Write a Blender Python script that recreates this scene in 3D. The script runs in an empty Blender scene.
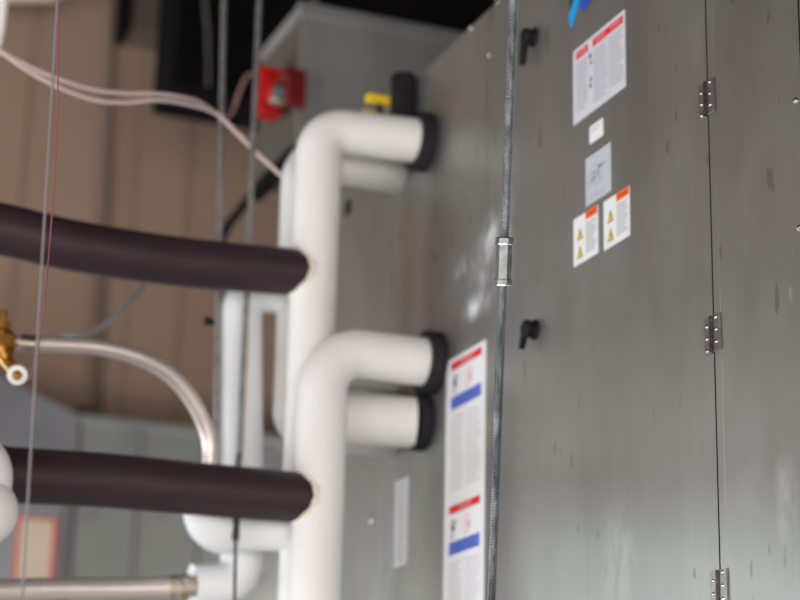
import bpy, bmesh, math, random
from mathutils import Vector, Matrix
random.seed(7)
scene = bpy.context.scene
col = scene.collection
PI = math.pi

# ------------------------------------------------------------------ camera
PC = (400.0, 300.0); VZ = (550.0, -6000.0); VY = (-410.0, 870.0)
F = math.sqrt(-((VZ[0]-PC[0])*(VY[0]-PC[0]) + (VZ[1]-PC[1])*(VY[1]-PC[1])))
def cdir(p):
    return Vector((p[0]-400, -(p[1]-300), -F)).normalized()
AY = cdir(VY); AZ = cdir(VZ); AX = AY.cross(AZ)
ROT = Matrix((AX, AY, AZ))                # world = ROT @ camera vector
CAM = Vector((-1.3, 0.0, 1.5))
def on_y(p, y):                           # the point of the plane Y = y seen at photo point p
    r = ROT @ cdir(p); return CAM + r*((y-CAM.y)/r.y)
def on_x(p, x=0.0):
    r = ROT @ cdir(p); return CAM + r*((x-CAM.x)/r.x)
cam_data = bpy.data.cameras.new('camera'); cam = bpy.data.objects.new('camera', cam_data)
col.objects.link(cam); scene.camera = cam
cam.matrix_world = Matrix.Translation(CAM) @ ROT.to_4x4()
cam_data.sensor_width = 36; cam_data.lens = F/800*36
cam_data.clip_start = .05; cam_data.clip_end = 100
cam_data.dof.use_dof = True; cam_data.dof.focus_distance = 2.50; cam_data.dof.aperture_fstop = 3.1

# ------------------------------------------------------------------ materials
def mat(name, base, rough=.5, metal=0.0, **kw):
    m = bpy.data.materials.new(name); m.use_nodes = True
    nt = m.node_tree; b = nt.nodes['Principled BSDF']
    b.inputs['Base Color'].default_value = (*base, 1)
    b.inputs['Roughness'].default_value = rough; b.inputs['Metallic'].default_value = metal
    for k, v in kw.items():
        b.inputs[k.replace('_', ' ')].default_value = v
    return m
def nodes(m): return m.node_tree, m.node_tree.nodes['Principled BSDF']
def noise(nt, scale, stretch=(1,1,1), detail=4, rough=.6):
    tc = nt.nodes.new('ShaderNodeTexCoord'); mp = nt.nodes.new('ShaderNodeMapping')
    mp.inputs['Scale'].default_value = stretch
    n = nt.nodes.new('ShaderNodeTexNoise'); n.inputs['Scale'].default_value = scale
    n.inputs['Detail'].default_value = detail; n.inputs['Roughness'].default_value = rough
    nt.links.new(tc.outputs['Object'], mp.inputs['Vector']); nt.links.new(mp.outputs['Vector'], n.inputs['Vector'])
    return n
def ramp(nt, src, stops):
    r = nt.nodes.new('ShaderNodeValToRGB'); cr = r.color_ramp
    while len(cr.elements) < len(stops): cr.elements.new(.5)
    for e, (p, c) in zip(cr.elements, stops):
        e.position = p; e.color = (*c, 1) if len(c) == 3 else c
    nt.links.new(src, r.inputs['Fac']); return r
def g(v): return (v, v, v)
def mottled(name, c1, c2, rough=.6, metal=0, scale=6, stretch=(1,1,1), bump=0, r2=None, lo=.35, hi=.65):
    m = mat(name, c1, rough, metal); nt, b = nodes(m)
    n = noise(nt, scale, stretch)
    r = ramp(nt, n.outputs['Fac'], [(lo, c1), (hi, c2)])
    nt.links.new(r.outputs['Color'], b.inputs['Base Color'])
    if r2 is not None:
        q = ramp(nt, n.outputs['Fac'], [(lo, g(rough)), (hi, g(r2))])
        nt.links.new(q.outputs['Color'], b.inputs['Roughness'])
    if bump:
        bp = nt.nodes.new('ShaderNodeBump'); bp.inputs['Strength'].default_value = bump; bp.inputs['Distance'].default_value = .004
        nt.links.new(n.outputs['Fac'], bp.inputs['Height']); nt.links.new(bp.outputs['Normal'], b.inputs['Normal'])
    return m

def galvanised(name, c, stain=True):
    """brushed galvanised sheet: vertical streaks, cloudy patches, scuffs and a few whitish smudges"""
    m = mat(name, c, .42, .85); nt, b = nodes(m); L = nt.links.new
    n1 = noise(nt, 3, (1, 1.6, .6), 4, .55)                   # soft vertical cloudy streaks
    n2 = noise(nt, 60, (1, 1, .12), 3, .5)                    # fine brushed grain
    r1 = ramp(nt, n1.outputs['Fac'], [(.3, tuple(x*.88 for x in c)), (.7, tuple(min(1, x*1.09) for x in c))])
    mx = nt.nodes.new('ShaderNodeMixRGB'); mx.blend_type = 'MULTIPLY'; mx.inputs[0].default_value = .18
    r2 = ramp(nt, n2.outputs['Fac'], [(.3, g(.8)), (.7, g(1))])
    L(r1.outputs['Color'], mx.inputs[1]); L(r2.outputs['Color'], mx.inputs[2])
    # dark scuffs: sparse elongated spots
    n3 = noise(nt, 16, (1, 2.4, .8), 2, .4)
    r3 = ramp(nt, n3.outputs['Fac'], [(.69, g(0)), (.72, g(1))])
    mx2 = nt.nodes.new('ShaderNodeMixRGB'); mx2.inputs[2].default_value = (.06, .055, .06, 1)
    mm = nt.nodes.new('ShaderNodeMath'); mm.operation = 'MULTIPLY'; mm.inputs[1].default_value = .35
    L(r3.outputs['Color'], mm.inputs[0]); L(mm.outputs[0], mx2.inputs[0]); L(mx.outputs['Color'], mx2.inputs[1])
    last = mx2.outputs['Color']; rough_add = None
    if stain:                                                 # white smudges rubbed into the sheet beside the latch
        tc = nt.nodes.new('ShaderNodeTexCoord'); tot = None
        for (y, z, ry, rz, k) in ((2.93, 2.47, .075, .028, 1.0), (2.86, 2.58, .06, .06, .8), (2.99, 2.56, .05, .025, .5), (2.80, 2.55, .04, .12, .6), (2.90, 2.52, .09, .09, .5), (1.960, 2.258, .005, .016, .9), (1.957, 2.225, .005, .016, .9), (1.985, 1.97, .03, .08, .35), (2.42, 1.95, .06, .1, .3)):
            mp = nt.nodes.new('ShaderNodeMapping'); mp.inputs['Location'].default_value = (0, -y/ry, -z/rz); mp.inputs['Scale'].default_value = (0, 1/ry, 1/rz)
            gr = nt.nodes.new('ShaderNodeTexGradient'); gr.gradient_type = 'SPHERICAL'
            L(tc.outputs['Object'], mp.inputs['Vector']); L(mp.outputs['Vector'], gr.inputs['Vector'])
            q = nt.nodes.new('ShaderNodeMath'); q.operation = 'MULTIPLY'; q.inputs[1].default_value = k; L(gr.outputs['Fac'], q.inputs[0])
            if tot is None: tot = q.outputs[0]
            else:
                a = nt.nodes.new('ShaderNodeMath'); a.operation = 'ADD'; L(tot, a.inputs[0]); L(q.outputs[0], a.inputs[1]); tot = a.outputs[0]
        n4 = noise(nt, 22, (1, 1.4, .8), 4, .6); r4 = ramp(nt, n4.outputs['Fac'], [(.38, g(0)), (.62, g(1))])
        q = nt.nodes.new('ShaderNodeMath'); q.operation = 'MULTIPLY'; L(tot, q.inputs[0]); L(r4.outputs['Color'], q.inputs[1])
        mx3 = nt.nodes.new('ShaderNodeMixRGB'); mx3.inputs[2].default_value = (.72, .74, .76, 1)
        L(q.outputs[0], mx3.inputs[0]); L(last, mx3.inputs[1]); last = mx3.outputs['Color']
        mr = nt.nodes.new('ShaderNodeMath'); mr.operation = 'SUBTRACT'; mr.inputs[0].default_value = .85; L(q.outputs[0], mr.inputs[1]); L(mr.outputs[0], b.inputs['Metallic'])
    L(last, b.inputs['Base Color'])
    rr = ramp(nt, n1.outputs['Fac'], [(.3, g(.38)), (.7, g(.45))]); L(rr.outputs['Color'], b.inputs['Roughness'])
    bp = nt.nodes.new('ShaderNodeBump'); bp.inputs['Strength'].default_value = .06; bp.inputs['Distance'].default_value = .002
    L(n2.outputs['Fac'], bp.inputs['Height']); L(bp.outputs['Normal'], b.inputs['Normal'])
    return m

M = {}
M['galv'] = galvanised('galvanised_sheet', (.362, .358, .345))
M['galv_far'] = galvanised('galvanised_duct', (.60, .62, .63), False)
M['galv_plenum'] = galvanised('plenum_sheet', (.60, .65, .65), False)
M['zinc'] = mottled('zinc_steel', (.17, .18, .185), (.30, .31, .315), .42, 1, 40, (1,1,1), 0, .45)
M['rod'] = mottled('zinc_thread', (.34, .36, .37), (.58, .60, .61), .3, 1, 60, (1,1,.3), 0, .45)
M['steel'] = mat('bright_steel', (.66, .66, .66), .24, 1)
M['pin'] = mottled('dull_hinge_pin', (.035, .028, .028), (.10, .085, .085), .5, .8, 90)
M['hinge'] = mottled('hinge_leaf', (.26, .245, .24), (.34, .325, .32), .38, .9, 60)
M['hanger'] = mottled('dull_hanger_rod', (.22, .22, .22), (.34, .34, .34), .45, .8, 50)
M['gap'] = mat('dark_gasket', (.012, .012, .012), .8, Specular_IOR_Level=.1)
M['wfoam'] = mottled('white_insulation', (.76, .735, .72), (.81, .79, .775), .6, 0, 5, (1,1,1), .25)
M['tape'] = mottled('white_glazed_insulation', (.74, .75, .77), (.80, .81, .83), .45, 0, 6, (1,1,1), .2)
M['glue'] = mottled('yellowed_glue', (.76, .70, .52), (.83, .79, .70), .5, 0, 30, (1,1,1), .2)
M['bfoam'] = mottled('black_foam', (.016, .014, .017), (.026, .022, .027), .75, 0, 30, (1,1,1), .3)
M['pfoam'] = mottled('dark_plum_foam', (.028, .015, .020), (.042, .024, .031), .5, 0, 14, (.3,1,1), .25)
M['black'] = mat('black_plastic', (.008, .008, .009), .6, Specular_IOR_Level=.2)
M['blackpaint'] = mottled('black_lined_duct', (.0025, .0025, .003), (.005, .0045, .006), .85, 0, 5)
M['wall'] = mottled('tan_wall_paint', (.385, .268, .200), (.41, .288, .217), .8, 0, 1.3)
M['wall_seam'] = mat('tan_seam_paint', (.28, .20, .155), .8)
M['ceiling'] = mottled('dark_ceiling', (.014, .012, .012), (.022, .02, .019), .9, 0, 3)
M['floor'] = mottled('sealed_concrete', (.50, .50, .48), (.60, .60, .58), .45, 0, 2)
M['brass'] = mottled('brass', (.38, .19, .035), (.58, .33, .09), .32, 1, 40)
M['brasspale'] = mottled('pale_fitting', (.52, .42, .33), (.75, .68, .60), .3, 1, 60)
M['white'] = mat('white_plastic', (.86, .84, .78), .4)
M['red'] = mottled('red_enamel', (.62, .004, .006), (.42, .004, .006), .4, 0, 40)
M['teal'] = mat('teal_grey', (.10, .14, .14), .5)
M['yellow'] = mat('yellow_vinyl', (.85, .56, .01), .4)
M['redwire'] = mat('red_wire', (.28, .06, .08), .6)
M['greywire'] = mat('grey_wire', (.22, .19, .20), .6)
M['bluegrey'] = mat('grey_cable', (.20, .21, .22), .6)
M['paper'] = mat('label_white', (.82, .82, .83), .45)
M['paperwarm'] = mat('label_offwhite', (.62, .63, .68), .45)
M['silver'] = mat('label_silver', (.52, .55, .61), .4)
M['l_red'] = mat('label_red', (.70, .008, .02), .45)
M['l_pink'] = mat('label_pale_red', (.88, .50, .54), .45)
M['l_orange'] = mat('label_orange', (.95, .14, .008), .45)
M['l_yellow'] = mat('label_yellow', (.78, .55, .03), .45)
M['l_blue'] = mat('label_blue', (.13, .20, .74), .45)
M['l_lblue'] = mat('label_light_blue', (.25, .33, .85), .45)
M['l_black'] = mat('label_black', (.02, .025, .03), .5)
M['l_grey'] = mat('label_grey', (.38, .38, .42), .5)
M['l_lgrey'] = mat('label_light_grey', (.45, .46, .50), .5)
M['cyan'] = mat('emblem_cyan', (.0, .34, .78), .35)
M['blue'] = mat('emblem_blue', (.01, .08, .52), .35)
M['cream'] = mottled('cream_card', (.80, .66, .52), (.86, .72, .58), .7, 0, 20)
M['cardred'] = mat('card_border_red', (.85, .06, .015), .6)
M['clear'] = mat('clear_tube', (.92, .76, .74), .2, 0, Transmission_Weight=.45, IOR=1.3)
m = mat('braided_steel', (.7, .6, .55), .4, .7); nt, b = nodes(m)
tc = nt.nodes.new('ShaderNodeTexCoord'); wv = nt.nodes.new('ShaderNodeTexChecker'); wv.inputs['Scale'].default_value = 340
wv.inputs['Color1'].default_value = (.86, .77, .73, 1); wv.inputs['Color2'].default_value = (.62, .53, .49, 1)
nt.links.new(tc.outputs['Object'], wv.inputs['Vector']); nt.links.new(wv.outputs['Color'], b.inputs['Base Color'])
M['braid'] = m

M['pfoam'].node_tree.nodes['Principled BSDF'].inputs['Specular IOR Level'].default_value = .3
for k in ('bfoam', 'blackpaint'): M[k].node_tree.nodes['Principled BSDF'].inputs['Specular IOR Level'].default_value = .12
M['duct_sides'] = mottled('brown_grey_duct_sides', (.085, .073, .058), (.115, .10, .082), .75, 0, 4)  # duct body in a darker, browner tone than its front panel
M['darkred'] = mottled('dark_red_enamel', (.20, .004, .006), (.12, .004, .006), .5, 0, 40)
M['seam_grey'] = mat('dull_seam_grey', (.20, .20, .205), .7)
M['conduit'] = mat('tan_conduit_paint', (.20, .145, .115), .7)

# ------------------------------------------------------------------ mesh helpers
def obj(name, bm, mats, parent=None, smooth=False, bevel=0, **props):
    if not isinstance(mats, (list, tuple)): mats = [mats]
    me = bpy.data.meshes.new(name); bmesh.ops.recalc_face_normals(bm, faces=bm.faces[:]) if not props.pop('raw', False) else None
    bm.to_mesh(me); bm.free()
    for k in mats: me.materials.append(M[k] if isinstance(k, str) else k)
    if smooth:
        for p in me.polygons: p.use_smooth = True
        if hasattr(me, 'set_sharp_from_angle'): me.set_sharp_from_angle(angle=R(40))
    o = bpy.data.objects.new(name, me); col.objects.link(o)
    if parent is not None:
        o.parent = parent
        o.matrix_parent_inverse = Matrix.Translation(parent.matrix_basis.translation).inverted() if parent.parent is None else Matrix.Identity(4)
    if bevel:
        md = o.modifiers.new('bevel', 'BEVEL'); md.width = bevel; md.segments = 2; md.limit_method = 'ANGLE'; md.angle_limit = R(40)
    for k, v in props.items(): o[k] = v
    return o
def R(d): return math.radians(d)
def tag(o, label, cat, group=None):
    o['label'] = label; o['category'] = cat
    if group: o['group'] = group
    return o
def thing(name, loc, label, cat, group=None):
    o = bpy.data.objects.new(name, None); col.objects.link(o); o.location = loc
    return tag(o, label, cat, group)
def box(bm, x0, x1, y0, y1, z0, z1, mi=0):
    v = [bm.verts.new(p) for p in ((x0,y0,z0),(x1,y0,z0),(x1,y1,z0),(x0,y1,z0),(x0,y0,z1),(x1,y0,z1),(x1,y1,z1),(x0,y1,z1))]
    for q in ((0,3,2,1),(4,5,6,7),(0,1,5,4),(1,2,6,5),(2,3,7,6),(3,0,4,7)):
        bm.faces.new([v[i] for i in q]).material_index = mi
def arc_path(pts, rad, n=9):
    """polyline with its inner corners rounded by the bend radius"""
    pts = [Vector(p) for p in pts]; out = [pts[0]]
    for i in range(1, len(pts)-1):
        a, p, c = pts[i-1], pts[i], pts[i+1]
        u = (a-p).normalized(); w = (c-p).normalized(); ang = u.angle(w)
        r = rad[i-1] if isinstance(rad, (list, tuple)) else rad
        t = r/math.tan(ang/2); t = min(t, (a-p).length*.95, (c-p).length*.95); r = t*math.tan(ang/2)
        cen = p + (u+w).normalized()*(r/math.sin(ang/2))
        s = p+u*t-cen; e = p+w*t-cen; th = s.angle(e)
        for k in range(n+1):
            f = k/n
            out.append(cen + (s*math.sin((1-f)*th)+e*math.sin(f*th))/math.sin(th))
    out.append(pts[-1]); return out
def smooth_path(pts, n=8):
    """centripetal Catmull-Rom curve through the points"""
    pts = [Vector(p) for p in pts]; P = [pts[0]*2-pts[1]]+pts+[pts[-1]*2-pts[-2]]; out = []
    for i in range(1, len(P)-2):
        a, b_, c, d = P[i-1], P[i], P[i+1], P[i+2]
        t0 = 0; t1 = t0+(b_-a).length**.5; t2 = t1+(c-b_).length**.5; t3 = t2+(d-c).length**.5
        for k in range(n):
            t = t1+(t2-t1)*k/n
            A1 = a*((t1-t)/(t1-t0))+b_*((t-t0)/(t1-t0)); A2 = b_*((t2-t)/(t2-t1))+c*((t-t1)/(t2-t1)); A3 = c*((t3-t)/(t3-t2))+d*((t-t2)/(t3-t2))
            B1 = A1*((t2-t)/(t2-t0))+A2*((t-t0)/(t2-t0)); B2 = A2*((t3-t)/(t3-t1))+A3*((t-t1)/(t3-t1))
            out.append(B1*((t2-t)/(t2-t1))+B2*((t-t1)/(t2-t1)))
    out.append(pts[-1]); return out
def tube(bm, pts, r, seg=24, cap=True, mi=0, round_end=0):
    pts = [Vector(p) for p in pts]; n = len(pts)
    rs = list(r) if isinstance(r, (list, tuple)) else [r]*n
    T = [(pts[min(i+1, n-1)]-pts[max(i-1, 0)]).normalized() for i in range(n)]
    ref = Vector((0,0,1)) if abs(T[0].z) < .9 else Vector((0,1,0))
    N = (ref - T[0]*ref.dot(T[0])).normalized(); rings = []
    for i in range(n):
        N = (N - T[i]*N.dot(T[i])).normalized(); B = T[i].cross(N)
        rings.append([bm.verts.new(pts[i] + (N*math.cos(2*PI*k/seg)+B*math.sin(2*PI*k/seg))*rs[i]) for k in range(seg)])
    for a, c in zip(rings, rings[1:]):
        for k in range(seg):
            bm.faces.new((a[k], a[(k+1) % seg], c[(k+1) % seg], c[k])).material_index = mi
    if cap:
        for ring in (rings[0][::-1], rings[-1]): bm.faces.new(ring).material_index = mi
def lathe(bm, p0, axis, prof, seg=24, mi=0):
    """prof = [(distance along axis, radius)]"""
    a = Vector(axis).normalized(); p0 = Vector(p0)
    tube_pts = [p0+a*d for d, _ in prof]
    ref = Vector((0,0,1)) if abs(a.z) < .9 else Vector((0,1,0)); N = (ref-a*ref.dot(a)).normalized(); B = a.cross(N)
    rings = [[bm.verts.new(p + (N*math.cos(2*PI*k/seg)+B*math.sin(2*PI*k/seg))*r) for k in range(seg)] for p, (_, r) in zip(tube_pts, prof)]
    for q, c in zip(rings, rings[1:]):
        for k in range(seg): bm.faces.new((q[k], q[(k+1) % seg], c[(k+1) % seg], c[k])).material_index = mi
    for ring in (rings[0][::-1], rings[-1]): bm.faces.new(ring).material_index = mi
def B(): return bmesh.new()

# lettering and printed labels: one mesh per label, laid out in u (towards the camera side, right in the photo) and v (up)
def glyphs(text, size):
    cu = bpy.data.curves.new('t', 'FONT'); cu.body = text; cu.size = size; cu.align_x = 'CENTER'; cu.align_y = 'CENTER'
    o = bpy.data.objects.new('t', cu); me = o.to_mesh()
    vs = [(v.co.x, v.co.y) for v in me.vertices]; fs = [tuple(p.vertices) for p in me.polygons]
    o.to_mesh_clear(); bpy.data.objects.remove(o); bpy.data.curves.remove(cu)
    return vs, fs
class Label:
    def __init__(s, y_left, z_top, w, h, mats, x=-.0020):
        s.y, s.z, s.x, s.w, s.h, s.mats, s.bm = y_left, z_top, x, w, h, mats, B()
        box(s.bm, x-.0004, x+.0030, y_left-w, y_left, z_top-h, z_top)
    def P(s, u, v, k): return (s.x-.0004-.00025*k, s.y-u, s.z-v)
    def poly(s, pts, mi, k=1):
        s.bm.faces.new([s.bm.verts.new(s.P(u, v, k)) for u, v in pts]).material_index = mi
    def rect(s, u0, u1, v0, v1, mi, k=1): s.poly([(u0,v0),(u1,v0),(u1,v1),(u0,v1)], mi, k)
    def text(s, t, u, v, size, mi, k=2, wide=1.0):
        vs, fs = glyphs(t, size); q = [s.bm.verts.new(s.P(u+a*wide, v-b_, k)) for a, b_ in vs]
        for f in fs:
            try: s.bm.faces.new([q[i] for i in f]).material_index = mi
            except ValueError: pass
    def lines(s, u0, u1, v0, v1, pitch, mi, thick=.45):
        v = v0
        while v < v1:
            u = u0
            end = u1 - (random.random()*.3*(u1-u0) if random.random() < .3 else 0)
            while u < end:
                wd = random.uniform(.003, .010); wd = min(wd, end-u)
                s.rect(u, u+wd, v, v+pitch*thick, mi); u += wd+.0012
            v += pitch
    def ring(s, cu, cv, r, t, mi, n=20):
        for i in range(n):
            a, c = 2*PI*i/n, 2*PI*(i+1)/n
            s.poly([(cu+r*math.cos(a), cv+r*math.sin(a)), (cu+r*math.cos(c), cv+r*math.sin(c)), (cu+(r-t)*math.cos(c), cv+(r-t)*math.sin(c)), (cu+(r-t)*math.cos(a), cv+(r-t)*math.sin(a))], mi)
    def build(s, name, parent, label): return obj(name, s.bm, s.mats, parent, raw=True, label=label)

# ------------------------------------------------------------------ the room
def slab(name, x0, x1, y0, y1, z0, z1, m):
    bm = B(); box(bm, x0, x1, y0, y1, z0, z1); return obj(name, bm, m, kind='structure')
X0, X1, Y0, Y1, ZC = -5.0, 3.2, -4.0, 6.3, 5.2
slab('floor', X0-.2, X1+.2, Y0-.2, Y1+.2, -.15, 0, 'floor')
slab('ceiling', X0-.2, X1+.2, Y0-.2, Y1+.2, ZC, ZC+.15, 'ceiling')
WB = (-4.4, -2.3, .8, 2.7)                                   # window in the back wall, left of the frame; added to brighten the cabinet
bm = B(); box(bm, X0-.2, WB[0], Y1, Y1+.2, 0, ZC); box(bm, WB[1], X1+.2, Y1, Y1+.2, 0, ZC)
box(bm, WB[0], WB[1], Y1, Y1+.2, 0, WB[2]); box(bm, WB[0], WB[1], Y1, Y1+.2, WB[3], ZC); obj('wall_back', bm, 'wall', kind='structure')
bm = B()
for x in (WB[0], (WB[0]+WB[1])/2-.03, WB[1]-.06): box(bm, x, x+.06, Y1+.05, Y1+.15, WB[2], WB[3])
for z in (WB[2], WB[3]-.06): box(bm, WB[0], WB[1], Y1+.06, Y1+.14, z, z+.06)
obj('added_window_4', bm, 'white', kind='structure')
slab('wall_right', X1, X1+.2, Y0, Y1, 0, ZC, 'wall')
# left wall with a row of window openings, rear wall with a door opening, added for light
bm = B(); WIN = [(-2.4, -.4), (.4, 2.4), (4.0, 6.1)]; ZW0, ZW1 = .45, 2.1
box(bm, X0-.2, X0, Y0, Y1, 0, ZW0); box(bm, X0-.2, X0, Y0, Y1, ZW1, ZC)
ys = [Y0] + [v for w in WIN for v in w] + [Y1]
for i in range(0, len(ys), 2): box(bm, X0-.2, X0, ys[i], ys[i+1], ZW0, ZW1)
obj('wall_left', bm, 'wall', kind='structure')
for i, (a, c) in enumerate(WIN):
    bm = B(); t = .06
    box(bm, X0-.15, X0-.05, a, c, ZW0, ZW0+t); box(bm, X0-.15, X0-.05, a, c, ZW1-t, ZW1)
    box(bm, X0-.15, X0-.05, a, a+t, ZW0+t, ZW1-t); box(bm, X0-.15, X0-.05, c-t, c, ZW0+t, ZW1-t); box(bm, X0-.14, X0-.06, (a+c)/2-.03, (a+c)/2+.03, ZW0+t, ZW1-t)
    obj('added_window_%d' % (i+1), bm, 'white', kind='structure')
DO = (-3.8, -.6, 2.2)
bm = B(); box(bm, X0, DO[0], Y0-.2, Y0, 0, ZC); box(bm, DO[1], X1, Y0-.2, Y0, 0, ZC); box(bm, DO[0], DO[1], Y0-.2, Y0, DO[2], ZC)
obj('wall_front', bm, 'wall', kind='structure')
# vertical joints of the wall boards
for i, (px_, w_) in enumerate(((128, .004), (181, .005), (12, .004))):
    p = on_y((px_, 300), Y1); bm = B(); box(bm, p.x-w_, p.x+w_, Y1-.004, Y1, 0, ZC); obj('trim_%d' % (i+1), bm, 'wall_seam', kind='structure')

# ------------------------------------------------------------------ the big air handling unit
AY0, AY1, AZ0, AZ1 = .35, 3.68, .12, 3.02
ahu = thing('air_handling_unit', (1.0, 2.0, .0), 'huge galvanised sheet metal cabinet filling the right side, with hinges, latches and warning stickers', 'air handler')
bm = B(); box(bm, .006, 2.1, AY0, AY1, AZ0, AZ1); obj('casing', bm, 'galv', ahu)
bm = B(); box(bm, .05, 2.05, AY0+.05, AY1-.05, 0, AZ0); obj('base_rail', bm, 'blackpaint', ahu)
def panel(name, y0, y1, z0=AZ0+.04, z1=AZ1-.004):
    bm = B(); box(bm, -.0015, .012, y0, y1, z0, z1); return obj(name, bm, 'galv', ahu)
S1, S2, S3, S4 = 2.1425, 1.915, 2.885, 3.335
bm = B()
for s in (S1, S2, 1.0): box(bm, -.0017, .006, s-.0017, s+.0017, AZ0+.04, AZ1-.006)
obj('gasket', bm, 'gap', ahu)
door = panel('access_door', S1+.0016, S3-.0006)
side_panel = panel('side_panel', S2+.0016, S1-.0016)
near_panel = panel('side_panel', 1.0, S2-.0016)
panel('side_panel', AY0, .997)
coil_panel = panel('coil_panel', S3+.0006, S4-.0008)
end_panel = panel('side_panel', S4+.0008, AY1)
# folded stiffening lip beside the seam on the side panel
bm = B(); box(bm, -.0019, -.0010, S1-.018, S1-.0018, AZ0+.04, AZ1-.004); obj('edge_lip', bm, 'galv', side_panel, bevel=.0006)

# hinges: leaf, leaf, knuckle barrel and three screws a side
def hinge(zc, first=None):
    h = .0255; bm = B()
    box(bm, -.0048, -.0020, S1+.002, S1+.021, zc-h, zc+h)
    box(bm, -.0050, -.0026, S1-.019, S1-.002, zc-h, zc+h)
    hg = obj('hinge', bm, 'hinge', door, bevel=.0005, label='small steel butt hinge')
    bm = B(); prof = []
    for k in range(5):
        a = -h + k*2*h/5; c = -h+(k+1)*2*h/5
        prof += [(a+.0002, .0024), (a+.0006, .0034), (c-.0006, .0034), (c-.0002, .0024)]
    lathe(bm, (-.0052, S1, zc), (0,0,1), prof, 14); obj('hinge_pin', bm, 'pin', hg, True, label='dark hinge barrel')
    bm = B()
    for k, dz in enumerate((-.017, 0, .017)):
        for sy, sh in ((.0125, -.004), (-.0105, .004)):
            lathe(bm, (-.0046, S1+sy, zc+dz+sh), (-1,0,0), [(0, .0030), (.0010, .0028), (.0018, .0018), (.0021, .0006)], 14)
    obj('hinge_screws', bm, 'steel', hg, True, label='bright screw heads')
for z in (on_x((711, 98)).z, on_x((714, 335)).z, on_x((722, 590)).z): hinge(z)
def screw(p, parent, r=.0042):
    w = on_x(p); bm = B(); lathe(bm, (-.0012, w.y, w.z), (-1,0,0), [(0, r*1.25), (.0008, r*1.25), (.001, r), (.003, r*.85), (.0036, r*.4)], 16)
    obj('screw', bm, 'steel', parent, True)
screw((796.5, 101), side_panel, .0036); screw((800.5, 228), side_panel, .0036)
screw((490, 55.5), door if False else coil_panel, .0042); screw((471, 28), coil_panel, .0042); screw((498, 2), coil_panel, .0036)

# latches: round escutcheon, stem and lever paddle
def latch(p, ang, L, k=1.0):
    w = on_x(p); bm = B()
    lathe(bm, (-.0012, w.y, w.z), (-1,0,0), [(0,.0165),(.004,.0165),(.006,.0145),(.007,.011),(.010,.010),(.012,.0145),(.019,.0145),(.022,.011)], 24)
    o = obj('latch', bm, 'black', door, True, label='black quarter turn latch')
    bm = B(); d = Vector((0, math.cos(ang), math.sin(ang))); n = Vector((0, -d.z, d.y)); c = Vector((-.019, w.y, w.z))
    q = []
    for t, hw in ((-.012, .0105), (.014, .0095), (L-.006, .0070), (L, .0050)):
        q.append((t, hw*k))
    up = [bm.verts.new(c+d*t+n*hw+Vector((-.004,0,0))) for t, hw in q]+[bm.verts.new(c+d*t-n*hw+Vector((-.004,0,0))) for t, hw in reversed(q)]
    lo = [bm.verts.new(v.co+Vector((.009,0,0))) for v in up]
    bm.faces.new(up); bm.faces.new(lo[::-1])
    for i in range(len(up)): bm.faces.new((up[i], lo[i], lo[(i+1) % len(up)], up[(i+1) % len(up)]))
    obj('lever', bm, 'black', o, bevel=.001)
latch((535, 38), R(-78), .050)
latch((536, 330), R(-64), .034, .62)

# slot marks of the end panels and the plate low on the coil panel
w = on_x((349, 208)); bm = B(); box(bm, -.004, -.0014, w.y-.014, w.y+.014, w.z-.016, w.z+.016); obj('slot_cover', bm, 'gap', end_panel, bevel=.001, label='small dark slot cover')
w = on_x((372, 520)); bm = B(); lathe(bm, (-.0012, w.y, w.z), (-1,0,0), [(0,.008),(.002,.008),(.003,.005)], 16); obj('screw', bm, 'steel', end_panel, True)

# ---- stickers
lab = Label(2.551, 2.796, .173, .128, ['paperwarm','l_red','l_pink','l_grey','l_black','l_grey'])       # two column danger notice
lab.rect(.011, .052, .007, .020, 1); lab.text('DANGER', .0315, .0135, .0085, 2, 2, .95)
lab.rect(.068, .168, .007, .020, 1); lab.text('DANGER', .094, .0135, .0085, 2, 2, 1.05); lab.text('NOTICE', .143, .0135, .0085, 2, 2, 1.1)
lab.lines(.011, .051, .026, .112, .0042, 5); lab.lines(.070, .118, .026, .118, .0042, 5); lab.lines(.121, .168, .026, .112, .0042, 5)
lab.poly([(.057,.026),(.064,.030),(.061,.038),(.056,.034)], 4); lab.rect(.060,.065,.041,.047,4); lab.rect(.059,.064,.068,.076,4); lab.rect(.057,.063,.079,.086,4)
lab.build('warning_sticker', door, 'large two column sticker with red header bars')
lab = Label(2.496, 2.645, .044, .029, ['paper','l_lgrey']); lab.lines(.006, .036, .006, .014, .004, 1); lab.build('data_sticker', door, 'smallest white sticker')
lab = Label(2.510, 2.596, .082, .079, ['silver','l_grey','l_lgrey'])
for k in range(11):
    u = random.uniform(.008, .045); v = random.uniform(.018, .066); L_ = random.uniform(.012, .03)
    lab.rect(u, u+L_, v, v+.0012, 1); lab.rect(u, u+.0012, v, min(v+random.uniform(.004, .014), .074), 1)
lab.ring(.022, .034, .008, .0012, 1); lab.ring(.046, .040, .006, .0012, 1); lab.rect(.040, .058, .024, .029, 1); lab.lines(.008, .07, .066, .074, .004, 2)
lab.build('wiring_sticker', door, 'silver grey wiring diagram sticker')
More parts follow.
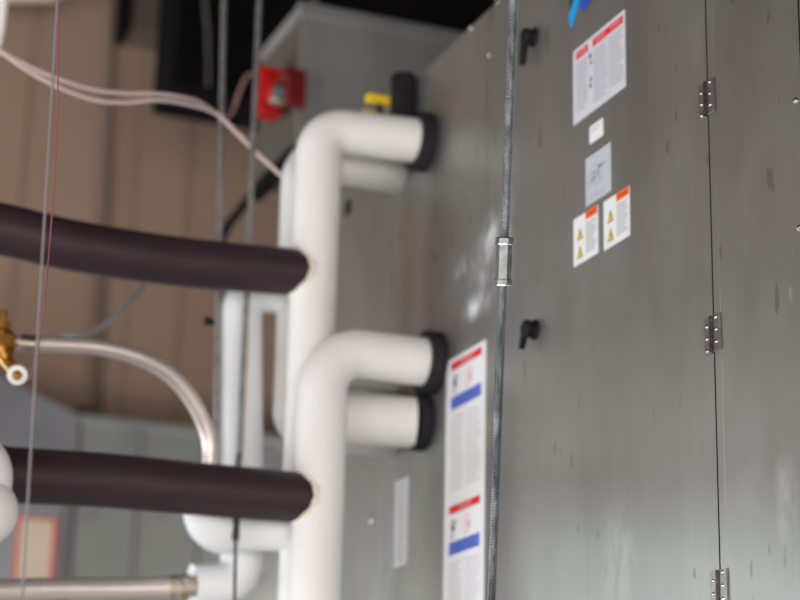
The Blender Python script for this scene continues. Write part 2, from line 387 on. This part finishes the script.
for (y, z) in ((2.552, 2.509), (2.4515, 2.506)):
    lab = Label(y, z, .081, .078, ['paper','l_orange','l_yellow','l_black','l_lgrey'])
    lab.rect(.041, .081, 0, .0135, 1); lab.text('WARNING', .061, .0070, .0066, 3, 2, .95)
    for v in (.026, .056):
        lab.poly([(.012, v+.013), (.032, v+.013), (.022, v-.008)], 3, 1); lab.poly([(.0137, v+.012), (.0303, v+.012), (.022, v-.0058)], 2, 2)
        lab.rect(.0210, .0230, v-.001, v+.006, 3, 3); lab.rect(.0210, .0230, v+.008, v+.010, 3, 3)
    lab.lines(.042, .076, .018, .066, .0036, 4, .6)
    lab.build('warning_sticker', door, 'sticker with orange header and two yellow triangles')
# the long sticker
lab = Label(3.050, 2.399, .168, .52, ['paper','l_red','l_blue','l_lblue','l_black','l_lgrey','l_pink'])
for o_ in (0, .257):
    lab.rect(.022, .152, o_+.008, o_+.022, 1); lab.text('DANGER', .090, o_+.015, .012, 6, 2, 1.1)
    lab.rect(.034, .044, o_+.034, o_+.040, 4); lab.poly([(.030,o_+.042),(.048,o_+.042),(.044,o_+.052),(.036,o_+.056)], 4); lab.rect(.034, .038, o_+.056, o_+.066, 4); lab.rect(.048,.056,o_+.036,o_+.039,4)
    lab.ring(.098, o_+.048, .017, .003, 6); lab.rect(.094, .101, o_+.038, o_+.056, 6); lab.rect(.103, .106, o_+.044, o_+.056, 4)
    lab.rect(.022, .152, o_+.071, o_+.094, 2)
    for k in range(3): lab.lines(.030, .146, o_+.0745+k*.0068, o_+.0755+k*.0068, .0075, 3, .3)
    lab.lines(.022, .080, o_+.108, o_+.236, .0075, 5, .28); lab.lines(.092, .152, o_+.108, o_+.236, .0075, 5, .28)
lab.build('warning_sticker', coil_panel, 'tall white sticker with red and blue bars, lying across the panel joint')
lab = Label(3.284, on_x((402, 480)).z, .060, .160, ['paper','l_lgrey','l_grey']); lab.lines(.006, .052, .008, .15, .010, 1)
lab.build('data_sticker', coil_panel, 'narrow tall pale sticker')
# emblem whose lower tips reach into the frame
def face_poly(bm, pts, mi, x):
    vs = [bm.verts.new(on_x(p, -.002)) for p in pts]
    for v in vs: v.co.x = x
    bm.faces.new(vs).material_index = mi
bm = B()
face_poly(bm, [(569.5,11),(569.5,-18),(580,-46),(576.5,-12),(574,0)], 2, -.0022)
face_poly(bm, [(570.2,27),(569.2,15),(574,0),(578,-18),(586,-52),(590,-50),(584,-20),(579,3),(574,22),(572,27.5)], 0, -.0024)
face_poly(bm, [(580.5,9.5),(580.2,2),(586,-14),(598,-44),(612,-42),(604,-14),(592,-.5),(583.5,11)], 1, -.0024)
obj('emblem', bm, ['cyan','blue','l_black'], door, raw=True, label='cyan, blue and black bladed emblem')

# ------------------------------------------------------------------ white insulated pipes at the ports
R1 = .0440; RT = .0428
def collar(parent, y, z, r=.058, x0=-.002, L=.03, grp=None):
    bm = B(); lathe(bm, (x0, y, z), (-1,0,0), [(0, r*.985), (.003, r), (L-.003, r), (L, r*.97)], 40); obj('collar', bm, 'bfoam', parent, True, label='black foam collar at the cabinet face')
def port(px_): w = on_x(px_); return w
# near riser with its elbow
yn = 3.098; zn = on_x((437, 364)).z; xn = on_y((318.5, 500), yn).x
near = thing('insulated_pipe', (xn, yn, 1.2), 'white insulated pipe elbowing into the lower, nearer black collar', 'pipe')
bm = B(); tube(bm, arc_path([(-.030, yn, zn), (xn, yn, zn), (xn, yn, .0)], .075, 14), R1, 40); obj('pipe_jacket', bm, 'wfoam', near, True)
collar(near, yn, zn, .0575, -.002, .028)
# tall riser with upper elbow and lower branch
yu = 3.190; zu = on_x((431, 141)).z; xu = on_y((315.5, 250), yu).x; zb = on_x((428, 421.5)).z
tall = thing('insulated_pipe', (xu, yu, 1.2), 'tall white insulated pipe elbowing into the topmost black collar', 'pipe')
bm = B(); tube(bm, arc_path([(-.024, yu-.026, zu+.002), (xu, yu, zu+.002), (xu-.002, yu, .0)], .048, 14), RT, 40); obj('pipe_jacket', bm, 'wfoam', tall, True)
bm = B(); tube(bm, [(-.020, yu-.036, zb), (xu, yu+.012, zb)], .0465, 40); obj('branch_pipe', bm, 'wfoam', tall, True)
collar(tall, yu-.028, zu, .057, -.002, .028); collar(tall, yu-.040, zb, .0525, -.002, .022)
# C-shaped pipe behind
yc = 3.305; RC = .050
ztc, zbc = on_y((400, 169), yc).z, on_y((400, 425), yc).z; xc = on_y((302, 300), yc).x
cp = tag(obj('insulated_pipe', B(), 'wfoam'), 'bluish white insulated pipe bent like a C behind the tall riser', 'pipe')
bm = bmesh.new(); pth = arc_path([(-.002, yc, ztc), (xc, yc, ztc), (xc+.004, yc, zbc), (-.002, yc, zbc)], [.062, .014], 12)
tube(bm, pth, [RC+(.014*min(1, (i-14)/12) if i > 14 else 0) for i in range(len(pth))], 36); bm.to_mesh(cp.data); bm.free()
for p in cp.data.polygons: p.use_smooth = True
# by-pass pipe: from the C pipe left, down, and left again to the hose
yb = 3.33; RB = .039
pts = [(xc, yb-.02, on_y((290, 297), yb).z), (on_y((241, 300), yb).x, yb, on_y((290, 297), yb).z), (on_y((243, 560), yb).x, yb, on_y((243, 585), yb).z), (on_y((192, 586), yb).x, yb, on_y((192, 586), yb).z)]
byp = thing('insulated_pipe', (pts[1][0], yb, 1.9), 'bluish white insulated pipe left of the C shaped one, foot bent toward level braided hose', 'pipe')
bm = B(); tube(bm, arc_path(pts, .045, 10), RB, 36); obj('pipe_jacket', bm, 'tape', byp, True)
xb = pts[1][0]; bm = B()
zz = [on_y((243, y), yb).z for y in (325, 350, 380, 400, 420)]
tube(bm, [(xb+.007, yb-RB+.0015, z) for z in zz], [.003, .004, .0035, .0045, .002], 10); obj('glue_seam', bm, 'glue', byp, True, label='yellowed glue seam')
# short elbow pipe that takes the arching hose
ye = 3.20; zt = on_y((300, 532), ye).z; xe = on_y((208, 500), ye).x
elb = tag(obj('insulated_pipe', B(), 'tape'), 'short white insulated elbow pipe under the lower dark pipe, left end turned up', 'pipe')
bm = bmesh.new(); pth = arc_path([(xe, ye, zt+.095), (xe, ye, zt-.010), (xe+.11, ye, zt-.004), (xu, ye-.01, zt+.002)], [.034, .3], 12)
tube(bm, pth, [.043-.008*max(0, min(1, (p.x-xe-.03)/.06)) for p in pth], 32); bm.to_mesh(elb.data); bm.free()
for p in elb.data.polygons: p.use_smooth = True

# ------------------------------------------------------------------ dark plum pipes teed into the risers
def dark(pts, r, riser_x, y, label):
    t = thing('insulated_pipe', Vector(pts[-1]), label, 'pipe'); e = Vector(pts[-1])
    sp = smooth_path(pts, 8)[:-1]; bm = B(); tube(bm, sp, [r+.002*max(0, min(1, (e.x-p.x-.05)/.5)) for p in sp], 40, False)
    # last length, its end cut to a saddle that hugs the riser, glued with a bead
    last = sp[-1]; edge = [v for v in bm.verts if v.is_boundary and abs(v.co.x-last.x) < .03]
    new, loop = {}, []
    def cut(v):
        yy = v.co.y-last.y; return Vector((riser_x-.046+.024*min(1, abs(yy)/r)**1.8, v.co.y+(e.y-last.y), v.co.z+(e.z-last.z)))
    for v in edge: new[v] = bm.verts.new(cut(v))
    for ed in [q for q in bm.edges if q.is_boundary and q.verts[0] in new and q.verts[1] in new]:
        a_, b_ = ed.verts; bm.faces.new((a_, b_, new[b_], new[a_]))
    cen = last+(e-last); ring_ = sorted(new.values(), key=lambda v: math.atan2(v.co.z-cen.z, v.co.y-cen.y))
    bm.faces.new(ring_); loop = [v.co.copy() for v in ring_]+[ring_[0].co.copy()]
    obj('pipe_jacket', bm, 'pfoam', t, True)
    bm = B(); tube(bm, [p+Vector((.0015,0,0)) for p in loop], [.0034+.0010*math.sin(k*1.7) for k in range(len(loop))], 10, False); obj('glue_bead', bm, 'glue', t, True, label='yellowed glue bead where it meets the white riser')
zd1 = on_y((285, 271), yu).z
P1 = [(-4.98, yu, 2.62), (-3.2, yu, 2.545), (-1.6, yu, 2.585)] + [tuple(on_y(p, yu)) for p in ((0, 229), (60, 243), (130, 255), (210, 265))] + [(xu-.075, yu, on_y((276, 270.5), yu).z), (xu-.04, yu, zd1)]
dark(P1, .0435, xu, yu, 'upper dark plum insulated pipe, sagging to the white riser')
zd2 = on_y((290, 497), yn).z
P2 = [(-4.98, yn, 2.16), (-3.5, yn, 2.16), (-2.0, yn, 2.14), (-1.2, yn, 2.133)] + [tuple(on_y(p, yn)) for p in ((0, 474), (100, 480), (200, 489))] + [(xn-.075, yn, on_y((280, 496), yn).z), (xn-.04, yn, zd2)]
dark(P2, .0440, xn, yn, 'lower dark plum insulated pipe in front of the grey duct')

# black foam sleeve with lever valve on top of the upper port
ys_ = 3.238; w = on_y((405.5, 76), ys_)
sl = tag(obj('foam_sleeve', B(), 'bfoam'), 'upright black foam sleeve behind the topmost white elbow', 'pipe sleeve')
bm = bmesh.new(); lathe(bm, (w.x-.004, ys_, ztc+.03), (0,0,1), [(0,.025),(w.z-ztc-.034,.025),(w.z-ztc-.03,.022)], 32); bm.to_mesh(sl.data); bm.free()
for p in sl.data.polygons: p.use_smooth = True
sl.data.set_sharp_from_angle(angle=R(40))
yv = 3.262; w = on_y((379, 112), yv)
vl = thing('ball_valve', (w.x, yv, w.z-.03), 'small brass valve with a yellow lever between the white elbow and black sleeve', 'valve')
bm = B(); lathe(bm, (w.x, yv, ztc+.035), (0,0,1), [(0,.009),(w.z-ztc-.035+.004,.009),(w.z-ztc-.035+.006,.006),(w.z-ztc-.035+.018,.005)], 16); obj('valve_body', bm, 'pin', vl, True)
a = on_y((366.5, 98.5), yv); c = on_y((395, 97), yv); bm = B()
box(bm, a.x, c.x, yv-.010, yv+.010, w.z+.0165, w.z+.034); o = obj('lever', bm, 'yellow', vl, bevel=.004, label='yellow lever')
a = on_y((363, 110), yv); bm = B(); box(bm, a.x, w.x-.004, yv-.006, yv+.006, a.z-.014, a.z); obj('drain_cap', bm, 'yellow', vl, bevel=.002, label='yellow cap')

# ------------------------------------------------------------------ hanger rods
def plain_rod(top, bottom, r, label):
    t = Vector(top); b_ = Vector(bottom); k = (ZC-t.z)/(t.z-b_.z); e = t+(t-b_)*k
    bm = B(); tube(bm, [b_, e], r, 16); return tag(obj('hanger_rod', bm, 'hanger', smooth=True), label, 'rod')
ra = plain_rod(on_y((224, 0), 3.33), on_y((214, 520), 3.33), .0058, 'left grey hanger rod, running behind the dark pipes')
w0 = on_y((259.5, 0), 3.238); w1 = on_y((233, 640), 3.17)
rbt = thing('hanger_rod', (w1.x, 3.2, w1.z), 'right grey hanger rod, hanging down in front of the bluish white pipe', 'rod')
bm = B(); q = on_y((235.5, 540), 3.16); tube(bm, [on_y((234, 640), 3.16), q], .0030, 12); tube(bm, [q, on_y((236.5, 470), 3.16)], .0062, 12); obj('lower_rod', bm, 'pin', rbt, True, label='thin dark lower rod')
bm = B(); b0 = on_y((239.5, 455), 3.238); tube(bm, [b0, w0+(w0-b0)*((ZC-w0.z)/(w0.z-b0.z))], .0058, 16); obj('upper_rod', bm, 'hanger', rbt, True)
bm = B(); tube(bm, [b0, on_y((236.5, 478), 3.16)], .006, 12); obj('offset_link', bm, 'hanger', rbt, True)

# threaded rod in focus
DR = 2.45
def on_d(p): return CAM + (ROT @ cdir(p))*DR
pa, pb = on_d((513.8, 0)), on_d((490.8, 600)); dr = (pb-pa).normalized()
pa_ = pa - dr*((ZC-pa.z)/(-dr.z)); Lr = (pb-pa_).length + .55
tr = thing('threaded_rod', pa_+dr*Lr, 'sharp zinc threaded rod hanging in front of the sheet metal cabinet, with a coupling nut', 'rod')
r0 = .0066; bm = B(); pitch = .0025; n = int(Lr/pitch); seg = 14
ref = Vector((1,0,0)); N = (ref-dr*ref.dot(dr)).normalized(); Bv = dr.cross(N); prev = None
for i in range(n*2+1):                                            # helical thread: crest and root rings, each twisted along the pitch
    rr = r0 if i % 2 == 0 else r0*.74
    ring = [bm.verts.new(pa_ + dr*(i*pitch/2 + (k/seg-.5)*pitch*.0) + (N*math.cos(2*PI*k/seg)+Bv*math.sin(2*PI*k/seg))*rr) for k in range(seg)]
    if prev:
        for k in range(seg): bm.faces.new((prev[k], prev[(k+1) % seg], ring[(k+1) % seg], ring[k]))
    prev = ring
obj('rod_shaft', bm, 'rod', tr, True)
def hexnut(c, L, r, name, extra=None):
    bm = B(); lathe(bm, c-dr*(L/2), dr, [(0, r*.86), (L*.06, r), (L*.94, r), (L, r*.86)], 6)
    for f in bm.faces: pass
    return obj(name, bm, 'zinc', tr, bevel=.0004)
pc = (on_d((504, 237)) + on_d((502.5, 287)))/2; Lc = (on_d((504, 238)) - on_d((502.5, 286))).length
def along(p): return pa_ + dr*((p-pa_).dot(dr))
hexnut(along(pc), Lc, .0102, 'coupling_nut')
for s in (-1, 1):
    bm = B(); cc = along(pc)+dr*s*(Lc/2-.0045); lathe(bm, cc-dr*.0045, dr, [(0,.0098),(.001,.0112),(.008,.0112),(.009,.0098)], 6)
    obj('lock_nut', bm, 'steel' if False else 'zinc', tr, bevel=.0004)

for p_ in ((503.6, 245), (502.6, 285.5)):
    cc = along(on_d(p_)); bm = B(); lathe(bm, cc-dr*.0007, dr, [(0,.0118),(.0014,.0118)], 24); obj('retaining_ring', bm, 'steel', tr, label='bright thin ring')
# ------------------------------------------------------------------ hoses, valve and tubes on the left
yh = 3.12
bv = thing('brass_valve', on_y((8, 350), yh), 'brass valve at the left edge where the arching hose starts', 'valve')
a = on_y((-40, 342), yh); c = on_y((20, 343), yh); L_ = (c-a).length
bm = B(); lathe(bm, a, c-a, [(0,.013),(L_*.35,.013),(L_*.36,.019),(L_*.62,.019),(L_*.63,.014),(L_*.72,.014),(L_*.73,.020),(L_*.88,.020),(L_*.9,.015),(L_,.013)], 6); obj('valve_body', bm, 'brass', bv)
bm = B(); tube(bm, [(-4.99, a.y, a.z), a+(c-a)*.1], .011, 14); obj('supply_pipe', bm, 'brasspale', bv, True, label='pale supply pipe')
bm = B(); s0 = on_y((1, 342), yh)
lathe(bm, s0, Vector((0,0,1)), [(0,.012),(.018,.012),(.020,.016),(.034,.016),(.036,.007),(.055,.007)], 12); obj('valve_stem', bm, 'brass', bv, True)
e = on_y((17.5, 373.5), 3.07); bm = B(); tube(bm, [on_y((-2, 346), yh), on_y((8, 362), yh), e], [.014, .012, .011], 16); obj('drain_leg', bm, 'brass', bv, True)
v = (CAM-e).normalized(); v = (v+Vector((0,0,-.25))).normalized()
bm = B(); lathe(bm, e-v*.002, v, [(0,.0155),(.010,.017),(.016,.016),(.017,.009),(.012,.008)], 28); ring = obj('hose_cap', bm, 'white', bv, True, label='white ring cap')
bm = B(); lathe(bm, e+v*.008, v, [(0,.0078),(.006,.007),(.009,.004)], 20); obj('cap_core', bm, 'brass', ring, True, label='brass centre')
bm = B(); pth = smooth_path([on_y(p, yy) for p, yy in (((14, 343), yh), ((60, 344.5), yh+.005), ((100, 347.5), yh+.01), ((140, 358), yh+.02), ((172, 377), yh+.04), ((197, 409), yh+.06), ((209, 440), yh+.075), ((210, 466), yh+.08), ((209, 500), ye))], 8)
tube(bm, pth, .0135, 18)
h1 = thing('braided_hose', pth[0], 'braided steel hose arching from the brass valve down behind the lower dark pipe', 'hose')
obj('hose', bm, 'braid', h1, True)
a = pth[0]; bm = B(); tube(bm, [on_y((20, 343), yh), on_y((38, 344), yh)], .0150, 18); obj('ferrule', bm, 'brasspale', h1, True, label='pale crimped ferrule')
yl = 3.31
bm = B(); pth = smooth_path([Vector(v) for v in ((-2.35, 3.15, .03), (-2.30, 3.15, 1.0), (-2.05, 3.17, 1.75), (-1.55, 3.20, 1.97))] + [on_y(p, yy) for p, yy in (((-160, 590), 3.25), ((-60, 592), 3.27), ((40, 589), 3.30), ((110, 588.5), 3.31), ((178, 587), 3.31))], 8); tube(bm, pth, .0190, 22)
h2 = thing('braided_hose', pth[0], 'braided steel hose running level along the bottom left edge', 'hose')
obj('hose', bm, 'braid', h2, True)
a, c = on_y((168, 587), yl), on_y((194, 586.5), yl); L_ = (c-a).length
bm = B(); lathe(bm, a, c-a, [(0,.0215),(L_*.3,.0215),(L_*.32,.019),(L_*.42,.019),(L_*.45,.0235),(L_*.75,.0235),(L_*.78,.019),(L_,.019)], 12); obj('hose_fitting', bm, 'brasspale', h2, label='pale brass hose nut')

# white pipe with a bulb, cut by the left edge
yw = 2.96; w = on_y((-9, 460), yw); wb = on_y((-10, 503), yw)
lp = tag(obj('insulated_pipe', B(), 'wfoam'), 'white insulated pipe elbow with a rounded bulge, cut off by the left edge', 'pipe')
xv = on_y((-10.5, 470), yw).x; zt_ = on_y((-10, 452), yw).z; zl_ = on_y((-10, 512), yw).z; xr = on_y((18, 512), yw).x
bm = bmesh.new(); tube(bm, arc_path([(-4.99, yw, zt_), (xv, yw, zt_), (xv, yw, zl_)], .042, 12), .0365, 32)
prof = [(-4.99, .056), (xr-.056, .056)] + [(xr-.056+.056*math.sin(a), .056*math.cos(a)) for a in [R(d) for d in (12, 24, 36, 48, 60, 72, 82, 88)]]
tube(bm, [(x, yw, zl_) for x, _ in prof], [max(q, .001) for _, q in prof], 36); bm.to_mesh(lp.data); bm.free()
for p in lp.data.polygons: p.use_smooth = True

# clear sagging tubes
def wire(name, pts, r, m, label, cat, seg=10, grp=None):
    bm = B(); tube(bm, smooth_path([Vector(q) if len(q) == 3 else on_y(*q) for q in pts], 8), r, seg); return tag(obj(name, bm, m, smooth=True), label, cat, grp)
wire('clear_tube', [((-30,30),3.0),((0,51),3.02),((30,72),3.04),((60,88),3.06),((95,100),3.09),((125,102.5),3.11),((155,100),3.13),((190,105),3.18),((218,115),3.24),((240,136),3.26),((262,158),3.27),((282,176),3.26)], .0040, 'clear', 'clear plastic tube sagging from the upper left corner to the white pipe', 'tube')
wire('clear_tube', [((-30,26),3.03),((0,50),3.04),((28,66),3.05),((58,79),3.07),((95,90),3.10),((125,93.5),3.12),((155,94),3.14),((190,99),3.2),((214,112),3.4),((226,118),3.7),((234,108),3.9),((241,88),4.0),((252,74),4.1),((266,80),4.12)], .0044, 'clear', 'clear plastic tube that leaves its twin to loop up to the red valve', 'tube')
wire('white_cord', [(on_y((7,-60),3.3).x,3.3,ZC),((7,-120),3.3),((7,-60),3.3),((5,-20),3.3),((3,10),3.3),((0,34),3.3),((-8,60),3.3),((-30,80),3.3)], .0085, 'white', 'pale cord in the upper left corner above the sagging tubes', 'cord')
bm = B(); a, c = on_y((57.5, 0), 2.02), on_y((28, 500), 2.02); tube(bm, [c+(c-a)*.6, a+(a-c)*((ZC-a.z)/(a.z-c.z))], .0013, 8); tag(obj('hanging_wire', bm, 'greywire', smooth=True), 'thin blurred grey wire hanging straight down at the left', 'wire')
bm = B(); pp = [on_y(p, y) for p, y in (((58.5, 0), 2.2), ((58,100),2.2), ((54.5,180),2.2),((50,240),2.2),((45,300),2.42),((38,345),2.45),((30,380),2.5))]
pp = [Vector((pp[0].x, pp[0].y, ZC))]+pp; tube(bm, pp, .0009, 8); tag(obj('hanging_wire', bm, 'redwire', smooth=True), 'thin red wire hanging beside the grey one, ending below the brass valve', 'wire')
wire('grey_cable', [((150,262),3.6),((143,285),3.6),((132,300),3.6),((115,316),3.6),((95,330),3.6),((70,336),3.6),((30,337),4.2),((-20,338),5.2),((-70,345),6.28)], .0052, 'bluegrey', 'blue grey cable curving out from under the upper dark pipe, before the tan wall', 'cable')

# ------------------------------------------------------------------ ductwork behind
XB = .0; fb = on_x((302, 4)); YB = 3.965; ZB1 = 3.50; ZB0 = 3.135; YE = 4.27
du = thing('sheet_metal_duct', (.7, 4.2, ZB0), 'grey sheet metal duct box behind and above the cabinet, beside the red valve', 'duct')
bm = B(); box(bm, XB, 1.5, YB+.004, YE, ZB0, ZB1); obj('duct_body', bm, 'duct_sides', du, bevel=.003)
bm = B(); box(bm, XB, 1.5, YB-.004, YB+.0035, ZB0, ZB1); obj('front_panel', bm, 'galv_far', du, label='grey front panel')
bm = B(); t = .012
box(bm, XB-.008, 1.5, YB-.006, YB+.02, ZB1-.028, ZB1+.006); box(bm, XB-.006, XB+.002, YB, YE, ZB1-.028, ZB1+.004); obj('top_flange', bm, 'galv_far', du, bevel=.002)
bm = B(); box(bm, XB-.014, XB+.02, YB, YE+.02, ZB0-.022, ZB0+.004); obj('bottom_flange', bm, 'blackpaint', du, label='dark bottom flange')
bm = B()
bm.free()
for (x, y) in ((.1, YE-.1), (1.4, YE-.1)):
    bm = B(); tube(bm, [(x, y, ZB1-.004), (x, y, ZC)], .006, 10); obj('hanger_strap', bm, 'hanger', du)
# red valve on the duct's left side
w = on_x((279, 94), -.03); yr = w.y
rv = thing('red_valve', (w.x, yr, w.z), 'red valve on the left side of the grey duct box', 'valve')
a = on_x((269, 92), -.05); bm = B(); lathe(bm, (-.002, a.y, a.z), (-1,0,0), [(0,.030),(.010,.030),(.012,.040),(.055,.042),(.060,.036)], 10); obj('valve_body', bm, 'red', rv, bevel=.002)
bm = B(); box(bm, -.075, -.015, a.y-.015, a.y+.05, a.z-.055, a.z+.060); obj('bracket', bm, 'red', rv, bevel=.006)
c = on_x((288, 88), -.03); bm = B(); box(bm, -.055, -.004, c.y-.055, c.y+.075, c.z+.000, c.z+.030); box(bm, -.050, -.004, c.y-.060, c.y-.034, c.z-.065, c.z+.01); obj('clamp', bm, 'darkred', rv, bevel=.005)
bm = B(); lathe(bm, (-.01, c.y-.012, c.z-.020), (-1,0,0), [(0,.017),(.052,.017),(.056,.012)], 16); obj('knob', bm, 'teal', rv, True, label='teal grey knob')
bm = B(); lathe(bm, (-.01, a.y-.06, a.z-.045), (-1,0,0), [(0,.010),(.05,.010),(.055,.007)], 16); obj('cap', bm, 'brasspale', rv, True, label='pale cap')

wire('black_cable', [((318,108),4.2),((302,140),4.36),((280,163),4.4),((262,185),4.4),((240,210),4.4),((224,233),4.4),((218,256),4.4),((222,275),4.4),((236,300),4.4),((241,340),4.4),((239,400),4.4),((237,500),4.4),((236,560),4.4),(on_y((236,560),4.4).x+.01,4.4,.9),(on_y((236,560),4.4).x+.01,4.4,.02)], .012, 'bfoam', 'thick black cable slanting down behind the two grey hanger rods', 'cable', 14)
wire('hanging_wire', [(on_y((190,-120),4.9).x,4.9,ZC),((194,-110),4.9),((196,-90),4.9),((201,-40),4.9),((205,0),4.9),((208,45),4.9),((208.5,86),4.9)], .0045, 'hanger', 'faint pale wire hanging before the black duct, left of both grey rods', 'wire')
# black lined duct and small brown duct high up
YD = 5.25; a = on_y((151, 115), YD+.25)
bd = thing('black_duct', (1.0, 5.5, a.z), 'big black lined duct hanging across the top behind everything', 'duct')
bm = B(); box(bm, a.x, 3.1, YD, YD+.25, a.z, a.z+1.1); obj('duct_body', bm, 'blackpaint', bd, bevel=.01)
for x in (a.x+.25, 1.6, 2.9):
    bm = B(); tube(bm, [(x, YD+.12, a.z+1.09), (x, YD+.12, ZC)], .008, 10); obj('hanger_strap', bm, 'hanger', bd)
a = on_y((122, 33), 6.2); c = on_y((170, 36), 6.2)
bd2 = thing('brown_duct', (a.x+.1, 6.2, a.z), 'dark brown duct end left of the black duct at the top', 'duct')
M['brown'] = mottled('brown_paint', (.13, .095, .082), (.15, .115, .10), .7, 0, 5)
bm = B(); box(bm, a.x+.012, c.x+.35, 6.14, 6.297, a.z, ZC-.01); obj('duct_body', bm, 'brown', bd2)
bm = B(); box(bm, a.x-.012, a.x+.016, 6.13, 6.297, a.z-.01, ZC-.01); obj('edge_flange', bm, 'blackpaint', bd2, label='black edge flange')
# conduit on the wall and one across the top left
a = on_y((106.5, 20), Y1-.03); c = on_y((97, 408), Y1-.03)
cd = thing('wall_conduit', (a.x, Y1-.03, 2.5), 'tan painted conduit running down the tan wall', 'conduit')
bm = B(); tube(bm, [(c.x, Y1-.020, c.z), (a.x, Y1-.020, ZC)], .0160, 14); obj('conduit', bm, 'conduit', cd, True)
w = on_y((86, 409), Y1-.06); bm = B(); box(bm, w.x-.02, c.x+.015, Y1-.05, Y1-.001, w.z-.015, w.z+.018); obj('junction_box', bm, 'brown', cd, bevel=.006, label='dark junction box')
bm = B(); a = on_y((4, 0), 6.0); c = on_y((52, -1), 6.0); pth = [(a.x-2, 6.0, a.z+.03), (a.x-.02, 6.0, a.z+.022), (c.x, 6.0, c.z+.022), (c.x+.05, 6.0, c.z+.07), (c.x+.06, 6.0, ZC)]
tube(bm, arc_path(pth, .05, 5), .030, 16); tag(obj('ceiling_conduit', bm, 'cream', smooth=True), 'pale conduit bending along the very top edge, upper left', 'conduit')
w = on_y((212, 322), 3.36); bm = B(); tube(bm, [w+Vector((-.012,0,0)), w+Vector((.04,0,0))], .006, 12); tube(bm, [w+Vector((-.013,0,0)), w+Vector((-.007,0,0))], .009, 12); tag(obj('bolt', bm, 'black', smooth=True), 'small black bolt poking left from the bluish white pipe', 'bolt')

# low grey ductwork at the lower left
YG = 6.06; gx = on_y((82, 414), YG).x; gz = on_y((85, 416), YG).z
gd = thing('sheet_metal_plenum', (.3, 5.6, 0), 'grey sheet metal plenum with vertical joints, low behind the lower dark pipe', 'plenum')
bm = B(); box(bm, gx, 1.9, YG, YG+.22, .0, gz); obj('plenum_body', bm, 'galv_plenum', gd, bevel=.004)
bm = B()
for q, wd in ((137, .007), (200, .004)):
    p = on_y((q, 500), YG); box(bm, p.x-wd, p.x+wd, YG-.006, YG+.002, .1, gz-.02)
obj('standing_seam', bm, 'seam_grey', gd, label='dark vertical joint')
bm = B(); box(bm, gx-.01, 1.9, YG-.010, YG+.01, gz-.022, gz+.004); obj('top_flange', bm, 'galv_plenum', gd, bevel=.002)
# sloping duct left of it
q0, q1 = on_y((0, 373), YG-.02), on_y((80, 413), YG-.02); sl_ = (q0.z-q1.z)/(q0.x-q1.x)
xl = -.72; zl = q1.z+sl_*(xl-q1.x); y0_, y1_ = YG-.02, YG+.22
sd = thing('sheet_metal_duct', (xl, YG, 0), 'grey duct with a sloping top edge at the lower left, carrying a cream placard', 'duct')
bm = B(); vs = []
for y in (y0_, y1_): vs.append([bm.verts.new(p) for p in ((xl, y, .0), (gx-.012, y, .0), (gx-.012, y, q1.z-.005), (xl, y, zl))])
bm.faces.new(vs[0]); bm.faces.new(vs[1][::-1])
for i in range(4): bm.faces.new((vs[0][i], vs[1][i], vs[1][(i+1) % 4], vs[0][(i+1) % 4]))
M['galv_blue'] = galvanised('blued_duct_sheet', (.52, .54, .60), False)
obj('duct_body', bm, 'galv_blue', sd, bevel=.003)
bm = B(); box(bm, gx-.045, gx-.012, y0_-.006, y0_+.004, .1, on_y((78, 492), y0_).z); obj('corner_strip', bm, 'seam_grey', sd, label='dark corner strip')
a, c = on_y((17.5, 516), y0_-.004), on_y((52, 590), y0_-.004); bm = B()
box(bm, a.x, c.x, y0_-.008, y0_-.0005, c.z, a.z, 0)
for x0_, x1_ in ((a.x, a.x+.011), (c.x-.011, c.x)): box(bm, x0_, x1_, y0_-.009, y0_-.0078, c.z, a.z, 1)
box(bm, a.x+.011, c.x-.011, y0_-.009, y0_-.0078, a.z-.006, a.z, 1)
obj('placard', bm, ['cream','cardred'], sd, label='cream placard with red edges')

# ------------------------------------------------------------------ light: area lights added at the unseen windows and door opening
def area(name, loc, rot, sx, sy, power, color, spread=PI):
    l = bpy.data.lights.new(name, 'AREA'); l.shape = 'RECTANGLE'; l.size = sx; l.size_y = sy; l.energy = power; l.color = color; l.spread = spread
    o = bpy.data.objects.new(name, l); o.location = loc; o.rotation_euler = rot; col.objects.link(o); return o
for i, ((a, c), pw, cl) in enumerate(zip(WIN, (62, 72, 85), ((1,.97,.94), (.97,.98,1), (.86,.93,1)))):
    area('added_window_light', (X0-.02, (a+c)/2, (ZW0+ZW1)/2), (0, R(-90), 0), ZW1-ZW0-.1, c-a-.1, pw, cl)
area('added_window_light', ((WB[0]+WB[1])/2, Y1+.02, (WB[2]+WB[3])/2), (R(-90), 0, 0), WB[1]-WB[0]-.1, WB[3]-WB[2]-.1, 36, (.86, 1, .96))
area('added_doorway_light', ((DO[0]+DO[1])/2, Y0-.02, DO[2]/2+.1), (R(90), 0, 0), DO[1]-DO[0], DO[2]-.2, 170, (1, .95, .90))
pl = bpy.data.lights.new('added_fill_light', 'POINT'); pl.energy = 23; pl.color = (1, .93, .85); pl.shadow_soft_size = .2
po = bpy.data.objects.new('added_fill_light', pl); po.location = (1.5, 4.9, 2.2); col.objects.link(po)      # unseen light added behind the cabinet to brighten the back wall
wd = bpy.data.worlds.new('world'); scene.world = wd; wd.use_nodes = True
wd.node_tree.nodes['Background'].inputs['Color'].default_value = (.75, .85, 1, 1); wd.node_tree.nodes['Background'].inputs['Strength'].default_value = .6

scene.view_settings.view_transform = 'Standard'; scene.view_settings.look = 'None'
scene.view_settings.exposure = 0.35; scene.view_settings.gamma = 1; scene.view_settings.use_curve_mapping = False
